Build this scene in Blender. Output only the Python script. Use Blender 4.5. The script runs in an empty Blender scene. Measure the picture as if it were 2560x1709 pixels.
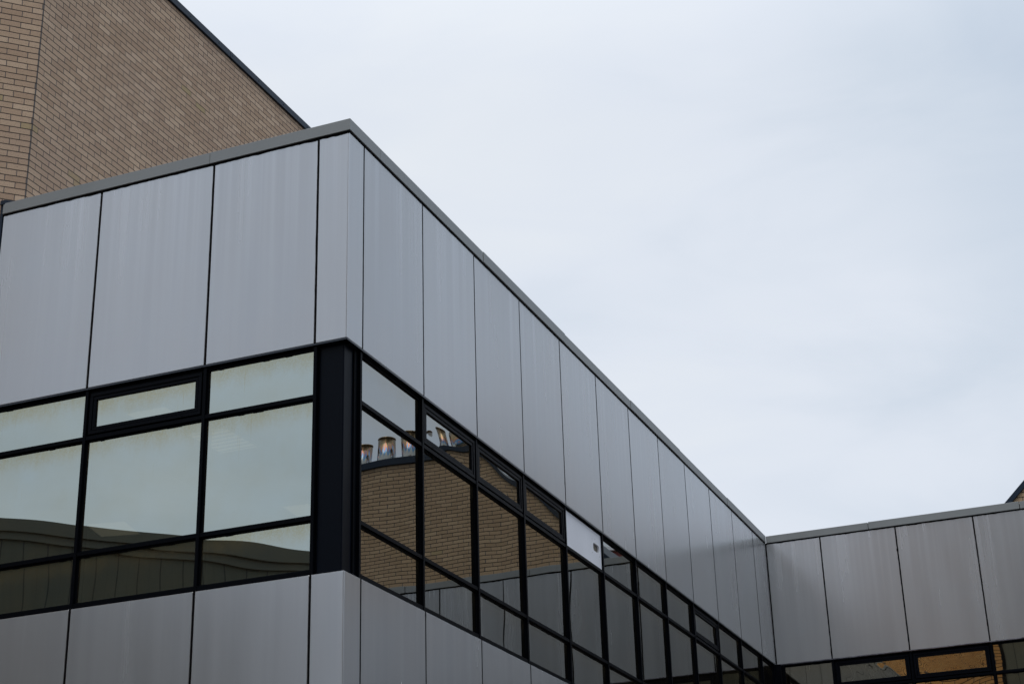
import bpy, bmesh, math, random
from mathutils import Vector, Matrix

rnd = random.Random(11)
S = bpy.context.scene
COL = S.collection
RAD = math.radians

# ------------------------------------------------------------------ camera
cam_d = bpy.data.cameras.new('camera')
cam = bpy.data.objects.new('camera', cam_d)
COL.objects.link(cam)
FPX, PITCH, ROLL, YAW = 4166.14, RAD(23.1115), RAD(-1.7498), RAD(21.7606)
F = Vector((-math.sin(YAW) * math.cos(PITCH), math.cos(YAW) * math.cos(PITCH), math.sin(PITCH)))
RT = Vector((math.cos(YAW), math.sin(YAW), 0))
UP = RT.cross(F)
R2 = math.cos(ROLL) * RT + math.sin(ROLL) * UP
U2 = -math.sin(ROLL) * RT + math.cos(ROLL) * UP
M = Matrix((R2, U2, -F)).transposed().to_4x4()
M.translation = (5.9131, -11.159, 1.6)
cam.matrix_world = M
cam_d.sensor_width = 36.0
cam_d.lens = FPX / 2560 * 36
cam_d.clip_start = 0.1
cam_d.clip_end = 2000
S.camera = cam

# ------------------------------------------------------------------ sky, sun, exposure
SUN_DIR = Vector((0.30 * math.cos(RAD(64)), -0.954 * math.cos(RAD(64)), math.sin(RAD(64)))).normalized()
GLOW = Vector((-0.46, 0.78, 0.46)).normalized()          # where the cloud is thinnest in view
W = bpy.data.worlds.new('World')
S.world = W
W.use_nodes = True


class NT:
    """small helper round a node tree"""
    def __init__(self, tree):
        self.t = tree
        tree.nodes.clear()

    def n(self, typ, ins=None, **kw):
        nd = self.t.nodes.new(typ)
        for k, v in kw.items():
            setattr(nd, k, v)
        for k, v in (ins or {}).items():
            if isinstance(v, bpy.types.NodeSocket):
                self.t.links.new(v, nd.inputs[k])
            else:
                nd.inputs[k].default_value = v
        return nd

    def math(self, op, a, b=0.0, c=0.0, clamp=False):
        nd = self.n('ShaderNodeMath', {0: a, 1: b, 2: c}, operation=op)
        nd.use_clamp = clamp
        return nd.outputs[0]

    def vmul(self, v, xyz):
        return self.n('ShaderNodeVectorMath', {0: v, 1: xyz}, operation='MULTIPLY').outputs[0]

    def mix(self, f, a, b, typ='MIX'):
        nd = self.n('ShaderNodeMix', data_type='RGBA', blend_type=typ)
        for k, v in ((0, f), (6, a), (7, b)):
            if isinstance(v, bpy.types.NodeSocket):
                self.t.links.new(v, nd.inputs[k])
            else:
                nd.inputs[k].default_value = v
        return nd.outputs[2]

    def ramp(self, f, stops, interp='LINEAR'):
        nd = self.n('ShaderNodeValToRGB', {0: f})
        nd.color_ramp.interpolation = interp
        e = nd.color_ramp.elements
        while len(e) < len(stops):
            e.new(0.5)
        for el, (p, c) in zip(e, stops):
            el.position = p
            el.color = c if len(c) == 4 else (*c, 1)
        return nd.outputs[0]

    def noise(self, v, scale, detail=2.0, rough=0.5, dist=0.0):
        nd = self.n('ShaderNodeTexNoise', {'Vector': v, 'Scale': scale, 'Detail': detail, 'Roughness': rough, 'Distortion': dist})
        return nd.outputs[0]

    def remap(self, v, a, b, c=0.0, d=1.0, smooth=False):
        nd = self.n('ShaderNodeMapRange', {0: v, 1: a, 2: b, 3: c, 4: d})
        nd.clamp = True
        if smooth:
            nd.interpolation_type = 'SMOOTHSTEP'
        return nd.outputs[0]


w = NT(W.node_tree)
tc = w.n('ShaderNodeTexCoord')
D = tc.outputs['Generated']
sky = w.n('ShaderNodeTexSky', sky_type='NISHITA')
sky.sun_disc = False
sky.sun_elevation = math.asin(SUN_DIR.z)
sky.sun_rotation = math.atan2(SUN_DIR.x, SUN_DIR.y)
dotn = w.n('ShaderNodeVectorMath', {0: D, 1: tuple(GLOW)}, operation='DOT_PRODUCT').outputs['Value']
glow = w.remap(dotn, 0.855, 1.0, 0.0, 1.0, True)
dz = w.n('ShaderNodeSeparateXYZ', {0: D}).outputs[2]
back = w.n('ShaderNodeVectorMath', {0: D, 1: (0.55, -0.835, 0.0)}, operation='DOT_PRODUCT').outputs['Value']
lift = w.math('ADD', w.remap(dz, 0.5, 1.0, 1.0, 2.3, True), w.remap(back, -0.2, 0.9, 0.0, 0.30, True))
warp = w.noise(w.vmul(D, (2.2, 2.2, 5.0)), 1.0, 3, 0.5, 0.4)
streak = w.noise(w.vmul(D, (3.0, 3.0, 9.0)), 1.6, 4, 0.55, 0.7)
cl = w.math('ADD', w.math('MULTIPLY', glow, 0.66), w.math('ADD', w.math('MULTIPLY', w.math('SUBTRACT', warp, 0.5), 1.2), w.math('MULTIPLY', w.math('SUBTRACT', streak, 0.5), 0.75)))
cloud = w.ramp(w.math('ADD', cl, 0.10, clamp=True), [(0.0, (0.555, 0.642, 0.76)), (0.35, (0.648, 0.721, 0.82)), (0.7, (0.752, 0.806, 0.892)), (1.0, (0.80, 0.845, 0.905))])
lift10 = w.math('MULTIPLY', lift, 10.0)
cloud10 = w.mix(1.0, cloud, w.n('ShaderNodeCombineColor', {0: lift10, 1: lift10, 2: lift10}).outputs[0], 'MULTIPLY')
skyc = w.mix(0.97, sky.outputs[0], cloud10)
bg = w.n('ShaderNodeBackground', {0: skyc, 1: 0.1})
w.n('ShaderNodeOutputWorld', {0: bg.outputs[0]})

sun_d = bpy.data.lights.new('sun', 'SUN')
sun_d.energy = 1.2
sun_d.angle = RAD(40)
sun_d.color = (1.0, 0.95, 0.88)
sun = bpy.data.objects.new('sun', sun_d)
COL.objects.link(sun)
sun.rotation_euler = SUN_DIR.to_track_quat('Z', 'Y').to_euler()
sun.location = (0, 0, 40)

S.view_settings.view_transform = 'Standard'
S.view_settings.look = 'None'
S.view_settings.exposure = 0.0
S.view_settings.gamma = 1.0


# ------------------------------------------------------------------ materials
def mat(name):
    m = bpy.data.materials.new(name)
    m.use_nodes = True
    return m, NT(m.node_tree)


def finish(t, bsdf):
    t.n('ShaderNodeOutputMaterial', {0: bsdf})


def facade_coords(t):
    """along-the-wall distance and height of a point on an axis-aligned wall"""
    o = t.n('ShaderNodeTexCoord').outputs['Object']
    s = t.n('ShaderNodeSeparateXYZ', {0: o})
    along = t.math('ADD', s.outputs[0], s.outputs[1])
    return o, along, s.outputs[2]


def panel_material():
    m, t = mat('silver_panel_paint')
    o, a, z = facade_coords(t)
    rndp = t.n('ShaderNodeObjectInfo').outputs['Random']
    vec = lambda fa, fz, off=0.0: t.n('ShaderNodeCombineXYZ', {0: t.math('MULTIPLY', a, fa), 1: t.math('ADD', t.math('MULTIPLY', rndp, 7.0), off), 2: t.math('MULTIPLY', z, fz)}).outputs[0]
    fine = t.noise(vec(26, 0.3), 1.0, 2, 0.5)
    broad = t.noise(vec(5.0, 0.45, 3), 1.0, 3, 0.55)
    top = t.math('GREATER_THAN', z, 7.0)
    depth = t.math('SUBTRACT', t.math('ADD', 5.08, t.math('MULTIPLY', top, 3.90)), z)
    run = t.noise(vec(11.0, 0.07, 9), 1.0, 3, 0.6)
    run = t.remap(run, 0.42, 0.80, 0, 1, True)
    fade = t.remap(t.math('ADD', depth, t.math('MULTIPLY', t.noise(vec(9, 0.0, 20), 1.0, 2), 1.1)), 0.2, 2.3, 1.0, 0.10, True)
    run = t.math('MULTIPLY', run, fade)
    run = t.math('MULTIPLY', run, t.math('ADD', 0.35, t.math('MULTIPLY', top, 0.65)))
    mott = t.noise(o, 1.1, 3, 0.6)
    base = t.mix(t.remap(broad, 0.3, 0.7), (0.440, 0.447, 0.460, 1), (0.476, 0.480, 0.489, 1))
    base = t.mix(t.remap(mott, 0.35, 0.75, 0, 0.45), base, (0.452, 0.436, 0.430, 1))
    base = t.mix(t.remap(fine, 0.2, 0.8, 0.0, 0.16), base, (0.39, 0.39, 0.40, 1))
    base = t.mix(t.math('MULTIPLY', run, 0.60), base, (0.60, 0.605, 0.625, 1))
    tone = t.math('ADD', 0.96, t.math('MULTIPLY', rndp, 0.08))
    base = t.mix(1.0, base, t.n('ShaderNodeCombineColor', {0: tone, 1: tone, 2: tone}).outputs[0], 'MULTIPLY')
    speck = t.noise(o, 55, 2, 0.5)
    base = t.mix(t.remap(speck, 0.76, 0.80, 0, 0.5), base, (0.2, 0.19, 0.18, 1))
    rough = t.math('ADD', t.remap(broad, 0.3, 0.7, 0.235, 0.275), t.math('MULTIPLY', run, 0.03))
    b = t.n('ShaderNodeBsdfPrincipled', {'Base Color': base, 'Roughness': rough, 'Metallic': 0.62, 'IOR': 1.5})
    finish(t, b.outputs[0])
    return m


def simple(name, col, rough=0.5, metallic=0.0, var=0.15, scale=3.0, spec=0.5):
    m, t = mat(name)
    o = t.n('ShaderNodeTexCoord').outputs['Object']
    nz = t.noise(o, scale, 4, 0.6)
    c1 = tuple(c * (1 - var) for c in col) + (1,)
    c2 = tuple(c * (1 + var) for c in col) + (1,)
    base = t.mix(t.remap(nz, 0.3, 0.7), c1, c2)
    b = t.n('ShaderNodeBsdfPrincipled', {'Base Color': base, 'Roughness': t.remap(nz, 0.3, 0.7, rough * 0.9, rough * 1.1), 'Metallic': metallic, 'Specular IOR Level': spec})
    finish(t, b.outputs[0])
    return m


def brick_material(name, cols, mortar, course, length, yellow=0.007, grime=(0.385, 0.272, 0.203), hj=0.0048):
    m, t = mat(name)
    uv = t.n('ShaderNodeUVMap').outputs[0]
    s = t.n('ShaderNodeSeparateXYZ', {0: uv})
    u, v = s.outputs[0], s.outputs[1]
    wob = t.noise(uv, 6.0, 2)
    vr = t.math('DIVIDE', t.math('ADD', v, t.math('MULTIPLY', t.math('SUBTRACT', wob, 0.5), 0.006)), course)
    row = t.math('FLOOR', vr)
    jit = t.n('ShaderNodeTexWhiteNoise', {'W': row}, noise_dimensions='1D').outputs[0]
    half = t.math('MULTIPLY', t.math('FRACT', t.math('MULTIPLY', row, 0.5)), 1.0)
    ur = t.math('ADD', t.math('DIVIDE', u, length), t.math('ADD', half, t.math('MULTIPLY', jit, 0.07)))
    colm = t.math('FLOOR', ur)
    fu = t.math('MULTIPLY', t.math('FRACT', ur), length)
    fv = t.math('MULTIPLY', t.math('FRACT', vr), course)
    du = t.math('ADD', t.math('MINIMUM', fu, t.math('SUBTRACT', length, fu)), 0.0010)
    dv = t.math('MINIMUM', fv, t.math('SUBTRACT', course, fv))
    edge = t.noise(uv, 60, 2)
    dd = t.math('ADD', t.math('MINIMUM', du, dv), t.math('MULTIPLY', t.math('SUBTRACT', edge, 0.5), 0.004))
    dd = t.math('MINIMUM', dd, t.math('SUBTRACT', t.math('ABSOLUTE', u), 0.004))
    brick = t.remap(dd, hj - 0.0012, hj + 0.0012)
    idv = t.n('ShaderNodeCombineXYZ', {0: colm, 1: row, 2: 0.0}).outputs[0]
    wn = t.n('ShaderNodeTexWhiteNoise', {'Vector': idv}, noise_dimensions='3D')
    tone = t.ramp(wn.outputs[0], [(0.0, cols[0]), (0.35, cols[1]), (0.75, cols[2]), (1.0, cols[3])])
    pick = t.n('ShaderNodeTexWhiteNoise', {'Vector': t.vmul(idv, (1.37, 2.11, 1))}, noise_dimensions='3D').outputs[0]
    tone = t.mix(t.math('GREATER_THAN', pick, 1 - yellow), tone, (0.40, 0.30, 0.165, 1))
    patch = t.noise(uv, 0.8, 4, 0.6)
    tone = t.mix(t.remap(patch, 0.42, 0.72, 0, 0.55), tone, grime + (1,))
    sp = t.noise(t.n('ShaderNodeVectorMath', {0: uv, 1: (3.1, 7.7, 0)}, operation='ADD').outputs[0], 110, 2, 0.6)
    tone = t.mix(t.remap(sp, 0.60, 0.67, 0, 0.8), tone, (0.06, 0.04, 0.03, 1))
    gr = t.noise(uv, 300, 2)
    tone = t.mix(t.remap(gr, 0.3, 0.7, 0, 0.25), tone, t.mix(1.0, tone, (0.72, 0.70, 0.68, 1), 'MULTIPLY'))
    bed = t.math('LESS_THAN', dv, hj + 0.0027)
    mort = t.mix(bed, (0.115, 0.10, 0.092, 1), mortar + (1,))
    base = t.mix(brick, mort, tone)
    bump = t.n('ShaderNodeBump', {'Strength': 0.7, 'Distance': 0.006, 'Height': t.math('ADD', brick, t.math('MULTIPLY', gr, 0.15))}).outputs[0]
    b = t.n('ShaderNodeBsdfPrincipled', {'Base Color': base, 'Roughness': 0.88, 'Specular IOR Level': 0.25, 'Normal': bump})
    finish(t, b.outputs[0])
    return m


def glass_material(name, tint, refl, dirt_amt, base_refl=0.36):
    """solar-control glazing: strong tinted mirror layer over a pane one can dimly see through, dirt along the edges"""
    m, t = mat(name)
    uv = t.n('ShaderNodeUVMap').outputs[0]
    s = t.n('ShaderNodeSeparateXYZ', {0: uv})
    o = t.n('ShaderNodeTexCoord').outputs['Object']
    rp = t.n('ShaderNodeObjectInfo').outputs['Random']
    u, v = s.outputs[0], s.outputs[1]           # metres from left, metres below the top edge
    sc = t.noise(t.vmul(o, (9, 9, 4.0)), 1.0, 5, 0.7)
    sc2 = t.noise(o, 70, 3, 0.6)
    edge = t.remap(t.math('ADD', v, t.math('MULTIPLY', t.math('SUBTRACT', sc, 0.5), 0.22)), -0.03, 0.21, 1.0, 0.0, True)
    runs = t.math('MULTIPLY', t.remap(t.noise(t.vmul(o, (38, 38, 1.7)), 1.0, 2, 0.5), 0.70, 0.80), t.remap(v, 0.0, 0.5, 0.7, 0.03))
    film = t.remap(t.noise(o, 2.4, 4, 0.6), 0.3, 0.8, 0.02, 0.12)
    d = t.math('ADD', t.math('ADD', t.math('MULTIPLY', edge, t.remap(sc2, 0.2, 0.75, 0.08, 0.42)), t.math('MULTIPLY', runs, 0.35)), film)
    d = t.math('MULTIPLY', d, dirt_amt, clamp=True)
    clear = t.n('ShaderNodeBsdfTransparent', {0: tint}).outputs[0]
    stained = t.mix(t.math('MULTIPLY', d, 2.2, clamp=True), refl, tuple(r * k for r, k in zip(refl, (0.95, 0.83, 0.62))) + (1,))
    mir = t.n('ShaderNodeBsdfGlossy', {0: stained, 'Roughness': 0.0}).outputs[0]
    lw = t.n('ShaderNodeLayerWeight', {0: 0.35}).outputs['Fresnel']
    fac = t.remap(lw, 0.0, 1.0, base_refl, 0.60)
    g = t.n('ShaderNodeMixShader', {0: fac, 1: clear, 2: mir}).outputs[0]
    dirt = t.n('ShaderNodeBsdfDiffuse', {0: t.mix(sc2, (0.36, 0.25, 0.12, 1), (0.46, 0.38, 0.23, 1))}).outputs[0]
    finish(t, t.n('ShaderNodeMixShader', {0: t.math('MULTIPLY', d, 0.30), 1: g, 2: dirt}).outputs[0])
    return m


def clad_material():
    m, t = mat('olive_profiled_cladding')
    uv = t.n('ShaderNodeUVMap').outputs[0]
    s = t.n('ShaderNodeSeparateXYZ', {0: uv})
    u = s.outputs[0]
    f1 = t.math('MULTIPLY', t.math('FRACT', t.math('DIVIDE', u, 0.40)), 0.40)
    f2 = t.math('MULTIPLY', t.math('FRACT', t.math('ADD', t.math('DIVIDE', u, 0.40), 0.5)), 0.40)
    seam = t.math('LESS_THAN', f1, 0.022)
    rib = t.math('LESS_THAN', f2, 0.011)
    nz = t.noise(t.vmul(uv, (4, 0.5, 1)), 1.0, 3)
    base = t.mix(t.remap(nz, 0.3, 0.7), (0.072, 0.070, 0.048, 1), (0.088, 0.085, 0.060, 1))
    base = t.mix(t.math('MULTIPLY', rib, 0.5), base, (0.05, 0.05, 0.035, 1))
    base = t.mix(seam, base, (0.008, 0.008, 0.006, 1))
    b = t.n('ShaderNodeBsdfPrincipled', {'Base Color': base, 'Roughness': 0.6})
    finish(t, b.outputs[0])
    return m


def flue_material():
    m, t = mat('heat_tinted_steel')
    o = t.n('ShaderNodeTexCoord').outputs['Object']
    s = t.n('ShaderNodeSeparateXYZ', {0: o})
    ang = t.math('ARCTAN2', s.outputs[1], s.outputs[0])
    wv = t.noise(t.n('ShaderNodeCombineXYZ', {0: t.math('MULTIPLY', ang, 2.2), 1: t.math('MULTIPLY', s.outputs[2], 0.8)}).outputs[0], 2.2, 4, 0.6)
    h = t.math('ADD', t.math('MULTIPLY', s.outputs[2], 1.05), t.math('MULTIPLY', t.math('SUBTRACT', wv, 0.5), 0.85))
    col = t.ramp(h, [(0.0, (0.40, 0.39, 0.36)), (0.60, (0.44, 0.42, 0.37)), (0.66, (0.12, 0.26, 0.38)), (0.71, (0.10, 0.16, 0.30)), (0.76, (0.46, 0.18, 0.08)), (0.84, (0.34, 0.25, 0.14)), (1.0, (0.22, 0.155, 0.085))])
    b = t.n('ShaderNodeBsdfPrincipled', {'Base Color': col, 'Metallic': 0.95, 'Roughness': 0.17})
    finish(t, b.outputs[0])
    return m


def ground_material():
    m, t = mat('courtyard_asphalt')
    o = t.n('ShaderNodeTexCoord').outputs['Object']
    a = t.noise(o, 60, 3, 0.6)
    b_ = t.noise(o, 0.35, 4, 0.6)
    base = t.mix(t.remap(a, 0.3, 0.7), (0.04, 0.04, 0.042, 1), (0.075, 0.073, 0.07, 1))
    base = t.mix(t.remap(b_, 0.4, 0.7, 0, 0.4), base, (0.09, 0.088, 0.08, 1))
    bump = t.n('ShaderNodeBump', {'Strength': 0.4, 'Distance': 0.01, 'Height': a}).outputs[0]
    finish(t, t.n('ShaderNodeBsdfPrincipled', {'Base Color': base, 'Roughness': 0.85, 'Normal': bump}).outputs[0])
    return m


def lamp_material(name, col, strength):
    m, t = mat(name)
    finish(t, t.n('ShaderNodeEmission', {0: col, 1: strength}).outputs[0])
    return m


M_PANEL = panel_material()
M_COPING = simple('grey_green_coping_metal', (0.225, 0.232, 0.228), 0.45, 0.15, 0.08, 1.2)
M_FRAME = simple('black_navy_frame_paint', (0.0012, 0.0018, 0.0034), 0.42, 0.0, 0.2, 5, 0.05)
M_COLUMN = simple('navy_column_casing', (0.0018, 0.0032, 0.0068), 0.33, 0.0, 0.12, 2, 0.07)
M_SASH = simple('black_sash_paint', (0.0014, 0.0020, 0.0040), 0.42, 0.0, 0.2, 6, 0.06)
M_SEAL = simple('black_sealant', (0.003, 0.0026, 0.003), 0.7, 0.0, 0.3, 30, 0.06)
M_TRIM = simple('dark_drip_trim', (0.016, 0.020, 0.028), 0.25, 0.3, 0.15, 6)
M_TRIM_WET = simple('wet_drip_trim', (0.10, 0.10, 0.12), 0.14, 0.8, 0.6, 9)
M_WHITE = simple('white_infill_board', (0.74, 0.74, 0.78), 0.4, 0.0, 0.03, 3)
M_HOLE = simple('brown_grey_duct', (0.22, 0.195, 0.16), 0.7, 0.0, 0.3, 30)
M_GLASS_A = glass_material('green_grey_solar_glass', (0.20, 0.215, 0.185, 1), (0.91, 1.0, 0.945, 1), 1.25, 0.43)
M_GLASS_B = glass_material('grey_solar_glass', (0.20, 0.215, 0.20, 1), (0.86, 0.88, 0.875, 1), 0.35, 0.42)
M_GLASS_C = glass_material('bronze_grey_solar_glass', (0.19, 0.20, 0.17, 1), (1.0, 0.93, 0.78, 1), 0.4, 0.54)
BR_COLS = [(0.405, 0.275, 0.184), (0.46, 0.32, 0.217), (0.505, 0.358, 0.245), (0.565, 0.41, 0.288)]
M_BRICK = brick_material('buff_brick', BR_COLS, (0.055, 0.042, 0.035), 0.066, 0.198)
M_BRICK2 = brick_material('buff_brick_gable', [(0.36, 0.25, 0.15), (0.40, 0.28, 0.17), (0.435, 0.305, 0.187), (0.47, 0.34, 0.21)], (0.030, 0.022, 0.016), 0.078, 0.234, 0.004, (0.36, 0.245, 0.15), 0.0065)
M_BRICK3 = brick_material('orange_brick_with_sun', [(0.66, 0.32, 0.11), (0.72, 0.37, 0.13), (0.76, 0.41, 0.155), (0.80, 0.45, 0.18)], (0.07, 0.04, 0.02), 0.15, 0.45, 0.0, (0.60, 0.30, 0.12), 0.014)  # sunlight on this wall is put into the brick colour as brighter orange
M_TCOP = simple('dark_blue_roof_edge', (0.011, 0.020, 0.034), 0.4, 0.0, 0.1, 2, 0.18)
M_BOLT = simple('steel_bolt', (0.05, 0.055, 0.06), 0.35, 0.8, 0.1, 5)
M_CLAD = clad_material()
M_CCOP = simple('olive_grey_coping', (0.092, 0.088, 0.066), 0.55, 0.0, 0.1, 2)
M_RED = simple('dark_red_render', (0.19, 0.035, 0.035), 0.8, 0.0, 0.15, 1)
M_ROOF = simple('grey_roof_felt', (0.12, 0.12, 0.12), 0.85, 0.0, 0.2, 2)
M_INNER = simple('dim_interior_plaster', (0.16, 0.16, 0.15), 0.8, 0.0, 0.05, 2)
M_FLUE = flue_material()
M_LAMP = lamp_material('warm_diffuser', (1.0, 0.86, 0.66, 1), 0.25)


# ------------------------------------------------------------------ mesh helpers
class MB:
    def __init__(self):
        self.bm = bmesh.new()

    def box(self, x0, x1, y0, y1, z0, z1):
        x0, x1 = sorted((x0, x1)); y0, y1 = sorted((y0, y1)); z0, z1 = sorted((z0, z1))
        v = [self.bm.verts.new(p) for p in ((x0, y0, z0), (x1, y0, z0), (x1, y1, z0), (x0, y1, z0), (x0, y0, z1), (x1, y0, z1), (x1, y1, z1), (x0, y1, z1))]
        for f in ((0, 3, 2, 1), (4, 5, 6, 7), (0, 1, 5, 4), (1, 2, 6, 5), (2, 3, 7, 6), (3, 0, 4, 7)):
            self.bm.faces.new([v[i] for i in f])
        return self

    def prism(self, pts, d):
        """closed solid: polygon pts (3-D) pushed along vector d"""
        d = Vector(d)
        a = [self.bm.verts.new(p) for p in pts]
        b = [self.bm.verts.new(Vector(p) + d) for p in pts]
        n = len(pts)
        self.bm.faces.new(a[::-1])
        self.bm.faces.new(b)
        for i in range(n):
            self.bm.faces.new((a[i], a[(i + 1) % n], b[(i + 1) % n], b[i]))
        return self

    def cyl(self, c, r, h, axis='Z', n=24, r2=None):
        r2 = r if r2 is None else r2
        rot = {'Z': Matrix(), 'X': Matrix.Rotation(RAD(90), 4, 'Y'), 'Y': Matrix.Rotation(RAD(90), 4, 'X')}[axis]
        bmesh.ops.create_cone(self.bm, cap_ends=True, segments=n, radius1=r, radius2=r2, depth=h, matrix=Matrix.Translation(c) @ rot)
        return self

    def build(self, name, m, parent=None, bevel=0.0, smooth=False, seg=2):
        bmesh.ops.recalc_face_normals(self.bm, faces=self.bm.faces)
        if bevel:
            bmesh.ops.bevel(self.bm, geom=[e for e in self.bm.edges], offset=bevel, segments=seg, profile=0.5, affect='EDGES')
        me = bpy.data.meshes.new(name)
        self.bm.to_mesh(me)
        self.bm.free()
        me.materials.append(m)
        if smooth:
            for p in me.polygons:
                p.use_smooth = True
        o = bpy.data.objects.new(name, me)
        COL.objects.link(o)
        if parent:
            o.parent = parent
            o.matrix_parent_inverse = Matrix()
        return o


def thing(name, label, cat, loc=(0, 0, 0), group=None):
    o = bpy.data.objects.new(name, None)
    COL.objects.link(o)
    o.location = loc
    o['label'] = label
    o['category'] = cat
    if group:
        o['group'] = group
    return o


def wall_uv(o, origin, along):
    """box-free UV in metres: u along the wall from origin, v = height"""
    me = o.data
    uv = me.uv_layers.new(name='UVMap')
    org = Vector(origin)
    for p in me.polygons:
        n = p.normal
        h = Vector((-n.y, n.x, 0))
        if h.length < 0.1:
            h = Vector((1, 0, 0))
        h.normalize()
        for li in p.loop_indices:
            co = me.vertices[me.loops[li].vertex_index].co
            uv.data[li].uv = ((co - org).dot(h), co.z)


# facade frames: p(s, d, z) turns along / outward / height into world
class Facade:
    def __init__(self, org, along, out):
        self.o, self.a, self.n = Vector(org), Vector(along), Vector(out)

    def p(self, s, d, z):
        v = self.o + self.a * s + self.n * d
        return Vector((v.x, v.y, z))

    def box(self, mb, s0, s1, d0, d1, z0, z1):
        a, b = self.p(s0, d0, z0), self.p(s1, d1, z1)
        mb.box(a.x, b.x, a.y, b.y, z0, z1)
        return mb


LEN = 14.3184
FA = Facade((0, 0, 0), (-1, 0, 0), (0, -1, 0))          # short end: s grows to the left, away from the corner
FB = Facade((0, 0, 0), (0, 1, 0), (1, 0, 0))            # long side: s grows away from the camera
FC = Facade((0, LEN, 0), (1, 0, 0), (0, -1, 0))         # return wing: s grows to the right
ZCT, ZCB, ZPT, ZPB, ZLOW, ZLB = 9.108, 8.996, 8.980, 7.048, 5.082, 3.10
A1, A2, A3, AEND = 2.5519, 1.3556, 0.2982, 3.663
B0 = 0.2847
BJ = [B0 + 1.2 * k for k in range(12)]
CJ = [0.882 + 1.187 * k for k in range(12)]
CEND = CJ[-1]

# ------------------------------------------------------------------ ground
g = MB()
for i in range(1):
    q = [g.bm.verts.new(p) for p in ((-400, -400, 0), (400, -400, 0), (400, 400, 0), (-400, 400, 0))]
    g.bm.faces.new(q)
gr = g.build('ground', ground_material())
gr['kind'] = 'structure'

# ------------------------------------------------------------------ the panelled building
B = thing('office_building', 'L-shaped grey panelled office building with a band of black framed windows', 'building', (0, 0, 0))


def jag(fac, s0, z0, s1, z1, hw, name='sealant_joint', amp=0.4, dep=0.0016, step=0.022):
    """a bead of black sealant: an uneven strip a hair proud of the panels"""
    L = math.hypot(s1 - s0, z1 - z0)
    n = max(4, int(L / step))
    ds, dz = (s1 - s0) / L, (z1 - z0) / L
    ns, nz = -dz, ds
    mb = MB()
    rows = []
    wl = wr = 0.0
    blob = 0
    for i in range(n + 1):
        wl += (rnd.uniform(-1, 1) * amp - wl * 0.25)
        wr += (rnd.uniform(-1, 1) * amp - wr * 0.25)
        if rnd.random() < 0.02 * amp:
            blob = 2
        e = 0.9 * hw if blob > 0 else 0
        blob -= 1
        a = hw * (1 + 0.35 * wl) + e
        b = hw * (1 + 0.35 * wr) + e * 0.3
        s, z = s0 + (s1 - s0) * i / n, z0 + (z1 - z0) * i / n
        r = []
        for (off, d) in ((a, dep), (-b, dep), (-b, -0.008), (a, -0.008)):
            r.append(mb.bm.verts.new(fac.p(s + ns * off, d, z + nz * off)))
        rows.append(r)
    for i in range(n):
        for k in range(4):
            mb.bm.faces.new((rows[i][k], rows[i][(k + 1) % 4], rows[i + 1][(k + 1) % 4], rows[i + 1][k]))
    mb.bm.faces.new(rows[0])
    mb.bm.faces.new(rows[-1][::-1])
    return mb.build(name, M_SEAL, B)


def panel(fac, s0, s1, z0, z1, gap):
    """one cladding panel: a folded sheet whose face is very slightly oil-canned"""
    mb = MB()
    g2 = gap / 2
    a0, a1, b0, b1 = s0 + g2, s1 - g2, z0, z1
    nx, nz = 7, 10
    r = 0.004
    amp = rnd.uniform(-0.0016, 0.0016)
    tw = rnd.uniform(-0.0008, 0.0008)
    tl = rnd.uniform(-0.0010, 0.0010)
    us = [0, r / (a1 - a0)] + [(i + 1) / (nx + 1) for i in range(nx)] + [1 - r / (a1 - a0), 1]
    vs = [0, r / (b1 - b0)] + [(i + 1) / (nz + 1) for i in range(nz)] + [1 - r / (b1 - b0), 1]
    grid = []
    for v in vs:
        row = []
        for u in us:
            bul = amp * (1 - (2 * u - 1) ** 2) * (1 - (2 * v - 1) ** 2) + tw * (u - 0.5) * (v - 0.5)
            edge = -r * 0.8 if (u in (0, 1) or v in (0, 1)) else 0.0
            row.append(mb.bm.verts.new(fac.p(a0 + (a1 - a0) * u, bul + edge + tl * (u - .5), b0 + (b1 - b0) * v)))
        grid.append(row)
    for j in range(len(vs) - 1):
        for i in range(len(us) - 1):
            mb.bm.faces.new((grid[j][i], grid[j][i + 1], grid[j + 1][i + 1], grid[j + 1][i]))
    # returns to the back and a back face
    ring = grid[0][:] + [grid[j][-1] for j in range(1, len(vs))] + grid[-1][-2::-1] + [grid[j][0] for j in range(len(vs) - 2, 0, -1)]
    back = [mb.bm.verts.new(v.co - fac.n * 0.045) for v in ring]
    n = len(ring)
    for i in range(n):
        mb.bm.faces.new((ring[i], ring[(i + 1) % n], back[(i + 1) % n], back[i]))
    mb.bm.faces.new(back)
    o = mb.build('cladding_panel', M_PANEL, B)
    for p in o.data.polygons:
        p.use_smooth = len(p.vertices) == 4 and abs(p.normal.dot(fac.n)) > 0.9
    o.data.set_sharp_from_angle(angle=RAD(15))
    return o


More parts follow.
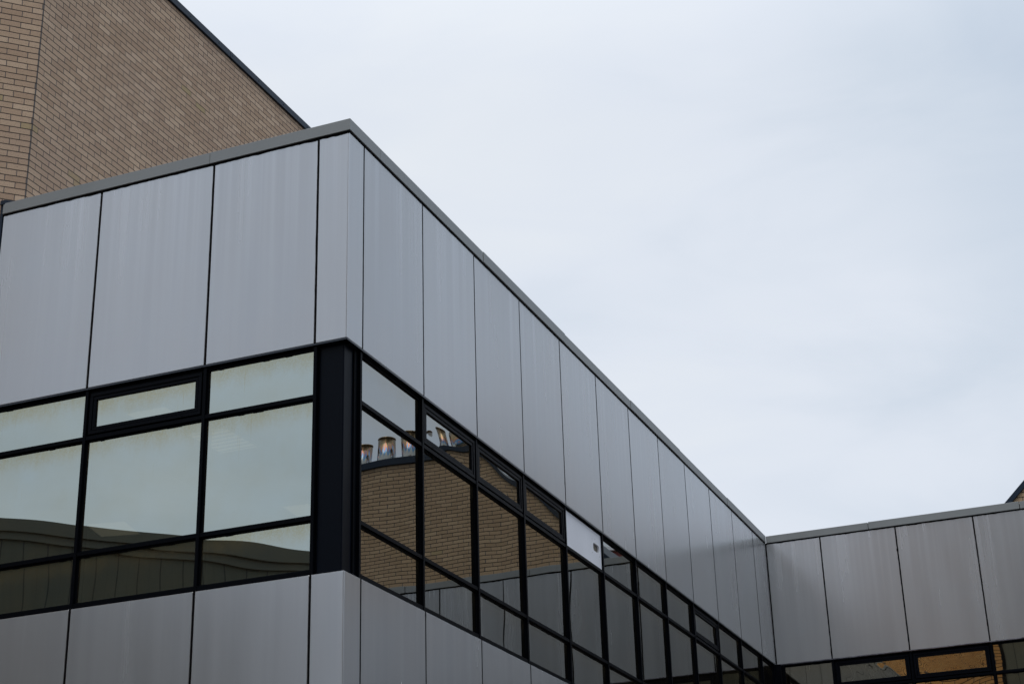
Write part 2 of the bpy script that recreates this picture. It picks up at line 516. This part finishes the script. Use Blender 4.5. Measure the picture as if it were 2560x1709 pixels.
def corner_panel(z0, z1, sa, sb, gap):
    """one sheet folded round the outer corner with a small radius"""
    mb = MB()
    g2 = gap / 2
    r = 0.011
    path = [Vector((-(sa - g2), 0.003)), Vector((-(sa - g2) + .004, 0))]
    path += [Vector((-r - (sa - r) * f, 0)) for f in (0.66, 0.33)]
    path.append(Vector((-r - 0.0015, 0)))
    for k in range(7):
        a = RAD(-90 + 15 * k)
        path.append(Vector((-r + r * math.cos(a), r + r * math.sin(a))))
    path.append(Vector((0, r + 0.0015)))
    path += [Vector((0, r + (sb - r) * f)) for f in (0.33, 0.66)]
    path += [Vector((0, sb - g2 - .004)), Vector((-0.003, sb - g2))]
    inner = [Vector((-0.045, sb - g2)), Vector((-0.045, 0.045)), Vector((-(sa - g2), 0.045))]
    full = path + inner
    zs = [z0, z0 + 0.004, (z0 + z1) / 2, z1 - 0.004, z1]
    rows = []
    for z in zs:
        k = 0.003 if z in (z0, z1) else 0.0
        rows.append([mb.bm.verts.new((p.x - (k if i < len(path) else 0), p.y + (k if i < len(path) else 0), z)) for i, p in enumerate(full)])
    n = len(full)
    for j in range(len(zs) - 1):
        for i in range(n):
            mb.bm.faces.new((rows[j][i], rows[j][(i + 1) % n], rows[j + 1][(i + 1) % n], rows[j + 1][i]))
    mb.bm.faces.new(rows[0][::-1])
    mb.bm.faces.new(rows[-1])
    o = mb.build('cladding_panel', M_PANEL, B)
    o['label'] = 'narrow panel folded round the outer corner'
    for p in o.data.polygons:
        p.use_smooth = len(p.vertices) == 4
    o.data.set_sharp_from_angle(angle=RAD(20))
    return o


GA, GB, GC = 0.020, 0.013, 0.016
for (z0, z1) in ((ZPB, ZPT), (ZLB, ZLOW)):
    corner_panel(z0, z1, A3, B0, GA * 0.8)
    for s0, s1 in ((A3, A2), (A2, A1), (A1, AEND)):
        panel(FA, s0, s1, z0, z1, GA)
    for k in range(12):
        panel(FB, BJ[k], BJ[k + 1] if k < 11 else LEN - 0.006, z0, z1, GB)
    cj = [0.006] + CJ
    for k in range(len(cj) - 1):
        panel(FC, cj[k], cj[k + 1], z0, z1, GC)
    # sealant in the joints
    for s in (A1, A2, A3):
        jag(FA, s, z0 + 0.002, s, z1 + 0.002, 0.0072, amp=0.25 if s > 1 else 0.5)
    for s in BJ:
        jag(FB, s, z0 + 0.002, s, z1 + 0.002, 0.0068, amp=0.3)
    for s in CJ[:-1]:
        jag(FC, s, z0 + 0.002, s, z1 + 0.002, 0.0095, amp=0.55)
    jag(FC, 0.009, z0 + 0.002, 0.009, z1 + 0.002, 0.006, amp=0.4)
# bead under the coping
jag(FA, 0.0, ZPT + 0.008, AEND, ZPT + 0.008, 0.0110, amp=0.85, dep=0.003)
jag(FB, 0.0, ZPT + 0.008, LEN, ZPT + 0.008, 0.0095, amp=0.5, dep=0.003)
jag(FC, 0.0, ZPT + 0.008, CEND, ZPT + 0.008, 0.0125, amp=0.8, dep=0.003)


# coping: pressed metal caps in lengths, each lapping the next by a hair
def coping(fac, s0, s1, lap, first=False):
    mb = MB()
    e = 0.004 + lap
    fac.box(mb, s0, s1, -0.42, e + 0.012, ZCB, ZCT + lap)
    return mb.build('coping', M_COPING, B, bevel=0.003)


def coping_run(fac, cuts, mitre0=0.0):
    for i in range(len(cuts) - 1):
        coping(fac, cuts[i] + (0.005 if i else 0), cuts[i + 1] - 0.005, 0.004 * (i % 2))


# corner length of coping is one folded piece round the corner
mb = MB()
mb.prism([(-1.398 + 0.003, -0.016, ZCB), (0.016, -0.016, ZCB), (0.016, 0.577 - 0.003, ZCB), (-0.42, 0.577 - 0.003, ZCB), (-0.42, 0.42, ZCB), (-1.398 + 0.003, 0.42, ZCB)], (0, 0, ZCT - ZCB))
mb.build('coping', M_COPING, B, bevel=0.003)['label'] = 'coping length folded round the outer corner'
coping_run(FA, [1.398, AEND])
coping_run(FB, [0.577, 2.895, 5.244, 7.564, 9.667, 12.041, LEN - 0.02])
coping_run(FC, [0.02, 1.662, 3.969, 6.3, 8.65, 11.0, CEND])

# roof decks behind the copings, backing walls behind the panels
mb = MB()
mb.box(-AEND + 0.12, -0.43, 0.43, LEN + 2.95, 8.80, 8.95)
mb.box(-0.425, CEND - 0.03, LEN + 0.43, LEN + 2.95, 8.80, 8.95)
mb.build('roof', M_ROOF, B)
mb = MB()
for z0, z1 in ((ZPB + 0.03, ZCB - 0.004), (ZLB + 0.02, ZLOW - 0.03)):
    FA.box(mb, 0.0475, AEND, -0.0475, -0.11, z0, z1)
    FB.box(mb, 0.1125, LEN + 0.11, -0.0475, -0.11, z0, z1)
    FC.box(mb, -0.045, CEND, -0.0475, -0.11, z0, z1)
mb.build('backing_wall', M_SEAL, B)

# floors, ceiling and back walls inside
mb = MB()
mb.box(-3.50, -0.13, 0.13, LEN + 2.9, 7.22, 7.30)
mb.box(-0.12, CEND, LEN + 0.13, LEN + 2.9, 7.22, 7.30)
mb.build('ceiling', M_INNER, B)
mb = MB()
mb.box(-3.50, -0.13, 0.13, LEN + 2.9, 4.10, 4.22)
mb.box(-0.12, CEND, LEN + 0.13, LEN + 2.9, 4.10, 4.22)
mb.build('floor', M_INNER, B)
mb = MB()
mb.box(-3.54, -3.505, 0.13, LEN + 2.9, 3.2, 8.79)
mb.box(-3.54, CEND, LEN + 2.905, LEN + 2.949, 0.0, 8.79)
mb.box(CEND - 0.08, CEND - 0.03, LEN + 0.13, LEN + 2.90, 0.0, 8.79)
mb.build('inner_wall', M_INNER, B)
# brick base under the lowest panels
mb = MB()
FA.box(mb, 0.06, AEND - 0.02, -0.06, -0.16, 0.0, ZLB + 0.01)
FB.box(mb, 0.162, LEN + 0.06, -0.06, -0.16, 0.0, ZLB + 0.01)
FC.box(mb, -0.055, CEND, -0.0625, -0.16, 0.0, ZLB + 0.01)
o = mb.build('base_wall', M_BRICK, B)
wall_uv(o, (0, 0, 0), None)
# dark flashing where the short end meets the brick tower
mb = MB()
FA.box(mb, AEND + 0.002, AEND + 0.032, 0.004, -0.12, 4.0, ZCT + 0.02)
mb.prism([(-AEND + 0.10, 0.05, ZCT - 0.01), (-AEND + 0.02, -0.02, ZCT - 0.01), (-AEND - 0.03, -0.02, ZCT - 0.01), (-AEND - 0.03, 0.05, ZCT - 0.01)], (0, 0, 0.045))
mb.build('flashing', M_TCOP, B, bevel=0.002)

# drip trims under the upper panels, soffit boards, sill trims
DG, DF, DT = -0.047, -0.010, -0.015            # glass plane, mullion front, transom front
for fac, L0, L1, shiny in ((FA, -0.003, AEND, 0), (FB, 0.0, LEN, 0), (FC, 0.0, CEND, 1)):
    mb = MB()
    fac.box(mb, L0, L1, 0.003, -0.006, ZPB - 0.020, ZPB - 0.003)
    fac.box(mb, L0 + 0.0075, L1, -0.0065, -0.10, ZPB - 0.014, ZPB - 0.004)
    o = mb.build('drip_trim', M_TRIM_WET if shiny else M_TRIM, B, bevel=0.002)
Z1T, Z1B, Z2T, Z2B, ZS, ZH = 6.600, 6.565, 5.570, 5.535, 5.128, 7.012


def pane(fac, s0, s1, z0, z1, d, gm, parent, bow, wave, n=(30, 20), lean=0.0, rip=0.0):
    """a sealed glazing unit: real, slightly bowed and rippled glass"""
    bm = bmesh.new()
    nx, nz = n
    uvl = bm.loops.layers.uv.new('UVMap')
    ws = [(rnd.uniform(0.6, 1.9), rnd.uniform(0.4, 1.6), rnd.uniform(0, 6.3), rnd.uniform(0, 6.3), rnd.uniform(0.5, 1)) for _ in range(4)]
    tl, tz = rnd.uniform(-1, 1) * 0.0007, rnd.uniform(-1, 1) * 0.0006 + lean
    g = []
    for j in range(nz + 1):
        row = []
        for i in range(nx + 1):
            u, v = i / nx, j / nz
            h = bow * (1 - (2 * u - 1) ** 2) ** 1.5 * (1 - (2 * v - 1) ** 2) ** 1.5
            x, y = u * (s1 - s0), v * (z1 - z0)
            for a, b, p, q, k in ws:
                h += wave * k * 0.5 * math.sin(a * 4.5 * x + p) * math.sin(b * 4.5 * y + q)
            h += tl * (u - .5) + tz * (v - .5)
            h += rip * math.sin(31.0 * u + 4.0 * v) * math.sin(math.pi * v)
            row.append(bm.verts.new(fac.p(s0 + x, d + h, z0 + y)))
        g.append(row)
    flip = fac.a.cross(Vector((0, 0, 1))).dot(fac.n) < 0
    for j in range(nz):
        for i in range(nx):
            q = [g[j][i], g[j][i + 1], g[j + 1][i + 1], g[j + 1][i]]
            idx = [(i, j), (i + 1, j), (i + 1, j + 1), (i, j + 1)]
            if flip:
                q.reverse(); idx.reverse()
            f = bm.faces.new(q)
            f.smooth = True
            for lp, (a, b) in zip(f.loops, idx):
                lp[uvl].uv = (a / nx * (s1 - s0), (1 - b / nz) * (z1 - z0))
    me = bpy.data.meshes.new('pane')
    bm.to_mesh(me)
    bm.free()
    me.materials.append(gm)
    o = bpy.data.objects.new('pane', me)
    COL.objects.link(o)
    o.parent = parent
    return o


def gasket_bumps(mb, fac, s0, s1, z, up):
    """squeezed-out lumps of glazing compound along a rail"""
    for _ in range(rnd.randint(1, 3)):
        s = rnd.uniform(s0 + 0.03, s1 - 0.1)
        fac.box(mb, s, s + rnd.uniform(0.03, 0.10), DG + 0.002, DG + 0.012, z - 0.004, z + 0.004)


def window(fac, s0, s1, gm, kinds=('fixed', 'fixed', 'fixed'), last=False, bow=0.0003, wave=0.00012, n=(30, 20), first=False, lab=None):
    """one bay: fin on its near side, rails, three panes from top to bottom"""
    mb = MB()
    fw = 0.015
    fac.box(mb, s0 - fw, s0 + fw, DF, DG - 0.09, ZLOW + 0.004, ZPB - 0.0145)
    if last:
        fac.box(mb, s1 - fw, s1 + fw, DF, DG - 0.09, ZLOW + 0.004, ZPB - 0.0145)
    a, b = s0 + fw, s1 - fw
    # head, rails, sill
    fac.box(mb, a, b, DG + 0.012, DG - 0.085, ZH, ZPB - 0.0150)
    fac.box(mb, a, b, DT, DG - 0.085, Z1B, Z1T)
    fac.box(mb, a, b, DT, DG - 0.085, Z2B, Z2T)
    fac.box(mb, a, b, DT, DG - 0.085, ZLOW + 0.006, ZS)
    # glazing beads against the glass
    for (z0, z1) in ((Z1T, ZH), (Z2T, Z1B), (ZS, Z2B)):
        for (q0, q1) in ((a, a + 0.012), (b - 0.012, b)):
            fac.box(mb, q0, q1, DG + 0.014, DG - 0.02, z0, z1)
        fac.box(mb, a + 0.012, b - 0.012, DG + 0.0145, DG - 0.02, z1 - 0.012, z1)
        fac.box(mb, a + 0.012, b - 0.012, DG + 0.0145, DG - 0.02, z0, z0 + 0.010)
        gasket_bumps(mb, fac, a, b, z1 - 0.013, False)
    fr = mb.build('window', M_FRAME, B, bevel=0.0012, seg=1)
    if lab:
        fr['label'] = lab
    lims = ((Z1T, ZH), (Z2T, Z1B), (ZS, Z2B))
    for k, (z0, z1) in enumerate(lims):
        q0, q1 = a + 0.008, b - 0.008
        if kinds[k] == 'open':
            sb = MB()
            t_, t2 = 0.030, 0.066
            for inset, w_, dd in ((0.006, t_, -0.0165), (0.006 + t_ + 0.004, t2 - t_ - 0.006, -0.0215)):
                x0, x1, y0, y1 = a + 0.012 + inset, b - 0.012 - inset, z0 + 0.010 + inset, z1 - 0.012 - inset
                fac.box(sb, x0, x1, dd, DG - 0.03, y1 - w_, y1)
                fac.box(sb, x0, x1, dd, DG - 0.03, y0, y0 + w_)
                fac.box(sb, x0, x0 + w_, dd, DG - 0.03, y0 + w_, y1 - w_)
                fac.box(sb, x1 - w_, x1, dd, DG - 0.03, y0 + w_, y1 - w_)
            for q in (0.14, 0.86):      # drain slots
                sx = x0 + (x1 - x0) * q
                fac.box(sb, sx - 0.016, sx + 0.016, -0.0145, -0.03, z0 + 0.028, z0 + 0.033)
            sb.build('opening_sash', M_SASH, fr, bevel=0.0015, seg=1)
            m_ = 0.012 + 0.066
            pane(fac, a + m_, b - m_, z0 + m_ - 0.004, z1 - m_, -0.037, gm, fr, bow * ((3.6 if s0 < 2 else 1.0) if fac is FB else 2.2), wave * 2.0, n, 0.0014 if fac is FB and 3.8 < s0 < 4.0 else 0.0, 0.00020 if fac is FC and s0 < 4 else 0.0)
        elif kinds[k] == 'board':
            vent_board(fac, a + 0.008, b - 0.008, z0, z1, fr)
        else:
            pane(fac, q0, q1, z0 + 0.004, z1 - 0.006, DG, gm, fr, bow * rnd.uniform(0.5, 1.4) * rnd.choice((1, 1, -1)), wave, n)
    return fr


def vent_board(fac, s0, s1, z0, z1, fr):
    """white board in place of a pane, with a rounded oblong vent hole near one end"""
    cs, cz, hw, hh, r = 6.10, 6.822, 0.098, 0.046, 0.034
    bm = bmesh.new()
    outer = [(s0, z0 + .004), (s1, z0 + .004), (s1, z1 - .006), (s0, z1 - .006)]
    inner = []
    for (sx, sz, a0) in ((1, -1, -90), (1, 1, 0), (-1, 1, 90), (-1, -1, 180)):
        for k in range(6):
            a = RAD(a0 + 18 * k)
            inner.append((cs + sx * (hw - r) + r * math.cos(a), cz + sz * (hh - r) + r * math.sin(a)))
    for d in (-0.030, -0.050):
        ov = [bm.verts.new(fac.p(s, d, z)) for s, z in outer]
        iv = [bm.verts.new(fac.p(s, d, z)) for s, z in inner]
        es = [bm.edges.new((ov[i], ov[(i + 1) % 4])) for i in range(4)]
        es += [bm.edges.new((iv[i], iv[(i + 1) % len(iv)])) for i in range(len(iv))]
        bmesh.ops.triangle_fill(bm, use_beauty=True, edges=es)
        if d == -0.030:
            f_o, f_i = ov, iv
        else:
            for A_, B_ in ((f_o, ov), (f_i, iv)):
                for i in range(len(A_)):
                    bm.faces.new((A_[i], A_[(i + 1) % len(A_)], B_[(i + 1) % len(B_)], B_[i]))
    mb = MB()
    mb.bm.free()
    mb.bm = bm
    o = mb.build('infill_board', M_WHITE, fr)
    o['label'] = 'white infill board with an oblong vent hole'
    # screw heads and a duct plate behind the hole
    mb = MB()
    fac.box(mb, cs - hw - 0.02, cs + hw + 0.02, -0.054, -0.075, cz - hh - 0.02, cz + hh + 0.02)
    for k in range(4):
        fac.box(mb, cs - hw - 0.01, cs + hw + 0.01, -0.0505, -0.0535, cz - hh + 0.012 + k * 0.021, cz - hh + 0.018 + k * 0.021)
    mb.build('vent_grille', M_HOLE, fr)
    mb = MB()
    for (s, z) in ((cs - 0.13, cz + 0.075), (cs - 0.03, cz + 0.10), (cs - 0.14, cz - 0.085), (cs + 0.10, cz - 0.075)):
        p = fac.p(s, -0.0295, z)
        mb.cyl(p, 0.004, 0.003, 'X', 10)
    mb.build('screw', M_HOLE, fr)


FX = ('fixed', 'fixed', 'fixed')
OP = ('open', 'fixed', 'fixed')
window(FA, A3, A2, M_GLASS_A, FX, bow=0.0003, wave=0.00015, n=(40, 26))
window(FA, A2, A1, M_GLASS_A, OP, bow=0.0003, wave=0.00015, n=(40, 26))
window(FA, A1, AEND - 0.02, M_GLASS_A, FX, last=True, bow=0.0003, wave=0.00015, n=(40, 26))
BK = [FX, OP, OP, OP, ('board', 'fixed', 'fixed'), FX, FX, FX, OP, FX, FX]
for k in range(11):
    window(FB, BJ[k], BJ[k + 1], M_GLASS_B, BK[k], bow=0.00018, wave=0.00026, n=(34, 28))
window(FB, BJ[11], LEN - 0.10, M_GLASS_B, FX, last=True, bow=0.0003, wave=0.00014, n=(16, 12))
cs_ = [0.10] + CJ
CK = [FX, OP, OP, FX] + [OP if k % 3 == 1 else FX for k in range(12)]
for k in range(len(cs_) - 1):
    near = k < 5
    window(FC, cs_[k], cs_[k + 1], M_GLASS_C, CK[k], last=(k == len(cs_) - 2), bow=0.0006 if CK[k] is OP and near else 0.0003, wave=0.0005 if CK[k] is OP and near else 0.00018, n=(36, 20) if near else (12, 8))

# cased column at the outer corner, thin trims on its edges
mb = MB()
mb.prism([(-A3 + 0.016, 0.050, ZLOW + 0.004), (-0.056, 0.050, ZLOW + 0.004), (-0.050, 0.056, ZLOW + 0.004), (-0.050, B0 - 0.016, ZLOW + 0.004), (-0.17, B0 - 0.016, ZLOW + 0.004), (-0.17, 0.17, ZLOW + 0.004), (-A3 + 0.016, 0.17, ZLOW + 0.004)], (0, 0, ZPB - 0.0145 - ZLOW - 0.004))
mb.build('corner_column', M_COLUMN, B, bevel=0.004)
mb = MB()
for s in (A3 - 0.022,):
    FA.box(mb, s - 0.006, s, -0.044, -0.0495, ZLOW + 0.004, ZPB - 0.0145)
FB.box(mb, B0 - 0.075, B0 - 0.0175, -0.036, -0.0495, ZLOW + 0.004, ZPB - 0.0145)
mb.build('column_trim', M_FRAME, B, bevel=0.001)
# inner corner post
mb = MB()
mb.box(-0.10, 0.084, LEN - 0.084, LEN + 0.10, ZLOW + 0.004, ZPB - 0.0146)
mb.build('corner_post', M_FRAME, B, bevel=0.003)

# ------------------------------------------------------------------ brick tower on the left
TX, TY, TZ = -3.546, 0.150, 12.872
T = thing('brick_tower', 'tall buff brick tower with a dark metal roof edge behind the short panelled end', 'building', (TX, TY, 0))


def rel(pts, org):
    return [(x - org[0], y - org[1], z) for x, y, z in pts]


foot = [(TX, TY), (TX, 13.6), (-15.5, 13.6), (-15.5, -5.6), (-9.3, -5.6)]
mb = MB()
mb.prism([(x - TX, y - TY, 0) for x, y in foot], (0, 0, TZ - 0.085))
o = mb.build('brick_wall', M_BRICK, T)
wall_uv(o, (0, 0, 0), None)
mb = MB()
e = 0.03
fo = [(TX + e, TY - e * 0.414), (TX + e, 13.6 + e), (-15.5 - e, 13.6 + e), (-15.5 - e, -5.6 - e), (-9.3 + e * .4, -5.6 - e)]
# edge strips in lengths along the side that runs back, with hairline joints
cuts = [TY, 3.56, 7.05, 10.55, 13.6]
for i in range(4):
    mm = MB()
    mm.box(-0.36, e, cuts[i] + 0.003 - TY, cuts[i + 1] - 0.003 - TY, TZ - 0.09, TZ)
    oo = mm.build('roof_edge', M_TCOP, T, bevel=0.004)
    mm = MB()
    k = cuts[i] + 0.05
    while k < cuts[i + 1]:
        mm.cyl((e + 0.002, k - TY, TZ - 0.045), 0.007, 0.008, 'X', 10)
        k += 0.62
    mm.build('bolt', M_BOLT, oo)
mm = MB()
d45 = Vector((-1, -1, 0)).normalized()
n45 = Vector((1, -1, 0)).normalized()
p0, p1 = Vector((0, 0, TZ - 0.09)), Vector((-9.3 - TX, -5.6 - TY, TZ - 0.09))
mm.prism([p0 + n45 * e, p1 + n45 * e, p1 - n45 * 0.36, p0 - n45 * 0.36], (0, 0, 0.089))
mm.build('roof_edge', M_TCOP, T, bevel=0.004)
mm = MB()
mm.prism([(x, y, TZ - 0.10) for x, y in ((-0.37, 0.2), (-0.37, 13.3), (-11.8, 13.3), (-11.8, -5.5), (-6.2, -5.5))], (0, 0, 0.05))
mm.build('roof', M_ROOF, T)

# ------------------------------------------------------------------ brick gable building behind the return wing
GY = 17.3
G = thing('brick_gable_building', 'buff brick building with a raked dark roof edge behind the right wing', 'building', (3.6, GY, 0))
gx = lambda x: x - 3.6
Z_AT = lambda x: 12.62 - (6.27 - x) * 0.955         # roof-edge line
prof = [(-0.4, 0.0), (-0.4, Z_AT(-0.4) - 0.10), (6.23, 12.50), (17.0, 12.50), (17.0, 0.0)]
mb = MB()
mb.prism([(gx(x), 0, z) for x, z in prof], (0, 9, 0))
o = mb.build('brick_wall', M_BRICK2, G)
wall_uv(o, (40, 0, 0), None)
mb = MB()
q = 0.115
mb.prism([(gx(-0.6), -0.05, Z_AT(-0.6) - q), (gx(6.31), -0.05, 12.62 - q + 0.04), (gx(6.27), -0.05, 12.62), (gx(-0.6), -0.05, Z_AT(-0.6) + 0.01)], (0, 9.1, 0))
mb.build('raked_roof_edge', M_TCOP, G, bevel=0.004)
mb = MB()
mb.box(gx(6.315), gx(17.05), -0.05, 0.35, 12.48, 12.62)
mb.build('roof_edge', M_TCOP, G, bevel=0.004)
mb = MB()
mb.box(gx(6.6), gx(17.0), 0.36, 9.0, 12.505, 12.56)
mb.build('roof', M_ROOF, G)
for (px, py, r, h) in ((9.26, 1.2, 0.18, 0.92), (8.74, 1.2, 0.19, 0.98), (8.18, 1.2, 0.205, 1.02), (7.62, 1.3, 0.20, 1.12), (7.02, 1.35, 0.26, 1.3)):
    mb = MB()
    mb.cyl((0, 0, h / 2), r, h, 'Z', 40)
    mb.cyl((0, 0, h - 0.012), r + 0.006, 0.02, 'Z', 40)
    fl = mb.build('flue', M_FLUE, G)
    for p in fl.data.polygons:
        p.use_smooth = len(p.vertices) == 4
    fl.location = (gx(px), py, 12.555)

# dark red building farther back, seen only as a sliver in the glass
R_ = thing('red_building', 'dark red rendered building glimpsed only as a reflection in the long window band', 'building', (9, 32, 0))
mb = MB()
mb.prism([(-6, 0, 0), (-6, 0, 13.9), (-2.0, 0, 14.3), (1.6, 0, 14.9), (6, 0, 14.9), (6, 0, 0)], (0, 8, 0))
mb.build('wall', M_RED, R_)
mb = MB()
mb.prism([(-6.1, -0.1, 13.9), (-2.0, -0.1, 14.31), (1.6, -0.1, 14.91), (6.1, -0.1, 14.91), (6.1, -0.1, 15.0), (1.6, -0.1, 15.0), (-2.0, -0.1, 14.4), (-6.1, -0.1, 13.99)], (0, 8.2, 0))
mb.build('roof', M_WHITE, R_)

# ------------------------------------------------------------------ buildings behind the camera that the glass mirrors
OL = thing('olive_clad_building', 'long olive metal clad building mirrored in the left windows', 'building', (-11.0, -13.6, 0))
P = lambda s, d, z: tuple(Vector((s * 0.667, -s * 0.745, 0)) + Vector((-0.745, -0.667, 0)) * d + Vector((0, 0, z)))
mb = MB()
HB = 10.5
mb.prism([P(-6.2, 0, 0), P(3.6, 0, 0), P(3.6, 7, 0), P(-6.2, 7, 0)], (0, 0, HB - 0.36))
o = mb.build('clad_wall', M_CLAD, OL)
wall_uv(o, (0, 0, 0), None)
mb = MB()
mb.prism([P(-6.3, -0.10, HB - 0.24), P(3.7, -0.10, HB - 0.24), P(3.7, 7.1, HB - 0.24), P(-6.3, 7.1, HB - 0.24)], (0, 0, 0.24))
mb.prism([P(-6.28, -0.05, HB - 0.38), P(3.68, -0.05, HB - 0.38), P(3.68, 7.05, HB - 0.38), P(-6.28, 7.05, HB - 0.38)], (0, 0, 0.139))
mb.build('coping', M_CCOP, OL, bevel=0.006)

OS = thing('olive_stair_block', 'tall dark olive block beside the orange brick, mirrored at the far right', 'building', (0.0, -20.5, 0))
mb = MB()
mb.box(0.0, 27.0, -2.4, 0, 0, 22)
o = mb.build('clad_wall', M_CLAD, OS)
wall_uv(o, (0, 0, 0), None)
mb = MB()
mb.box(-0.12, -0.002, -2.42, 0.05, 0, 22.05)
mb.build('edge_trim', M_FRAME, OS)

OB = thing('orange_brick_building', 'orange brick building mirrored in the far right windows', 'building', (-2.0, -26, 0))
mb = MB()
mb.box(-5, 9, -8, 0, 0, 25)
o = mb.build('brick_wall', M_BRICK3, OB)
wall_uv(o, (40, 0, 0), None)
mb = MB()
mb.box(-5.1, 9.1, -8.1, 0.1, 25.003, 25.3)
mb.build('roof_edge', M_TCOP, OB)

EB = thing('bounce_curbing_wing', 'low wing closing the courtyard, clad dark to curb bounced light, glimpsed only in the farthest panes', 'building', (16, -6, 0))  # dark cladding added to keep brown bounce light off the grey panels
mb = MB()
mb.box(0, 8, -11, 15.5, 0, 8.6)
o = mb.build('clad_wall', M_CLAD, EB)
wall_uv(o, (0, 0, 0), None)
mb = MB()
mb.box(-0.05, 8.05, -11.05, 15.55, 8.603, 8.8)
mb.build('roof_edge', M_TCOP, EB)

# ------------------------------------------------------------------ lit ceiling fittings seen dimly through the left glass
GRP = 'lit ceiling fittings behind the short window band'


def fitting(x, y, z, wx, wy, rot, label, slats=0):
    t = thing('ceiling_light', label, 'ceiling light', (x, y, z), GRP)
    t.rotation_euler = (0, 0, rot)
    mb = MB()
    mb.box(-wx / 2, wx / 2, -wy / 2, wy / 2, 0, 0.012)
    d = mb.build('diffuser', M_LAMP, t)
    mb = MB()
    for (x0, x1, y0, y1) in ((-wx / 2 - .03, -wx / 2 - .001, -wy / 2 - .03, wy / 2 + .03), (wx / 2 + .001, wx / 2 + .03, -wy / 2 - .03, wy / 2 + .03), (-wx / 2, wx / 2, -wy / 2 - .03, -wy / 2 - .001), (-wx / 2, wx / 2, wy / 2 + .001, wy / 2 + .03)):
        mb.box(x0, x1, y0, y1, -0.006, 0.03)
    for k in range(slats):
        yy = -wy / 2 + wy * (k + .5) / slats
        mb.box(-wx / 2, wx / 2, yy - 0.012, yy + 0.012, -0.004, -0.001)
    mb.build('light_housing', M_INNER, t)
    return t


fitting(-2.83, 4.35, 7.19, 0.30, 0.40, 0.1, 'square lit ceiling fitting low in the pane beside the corner column')
fitting(-3.12, 1.30, 6.20, 0.38, 0.42, 0.25, 'lit ceiling fitting overlapping the mirrored olive roof edge in the middle left pane')
fitting(-2.62, 1.06, 7.19, 0.42, 0.16, 0.0, 'long lit ceiling fitting behind the opening sash')
fitting(-2.42, 2.02, 7.19, 0.42, 0.62, 0.0, 'louvred ceiling fitting crossing the mullion under the opening sash', 7)
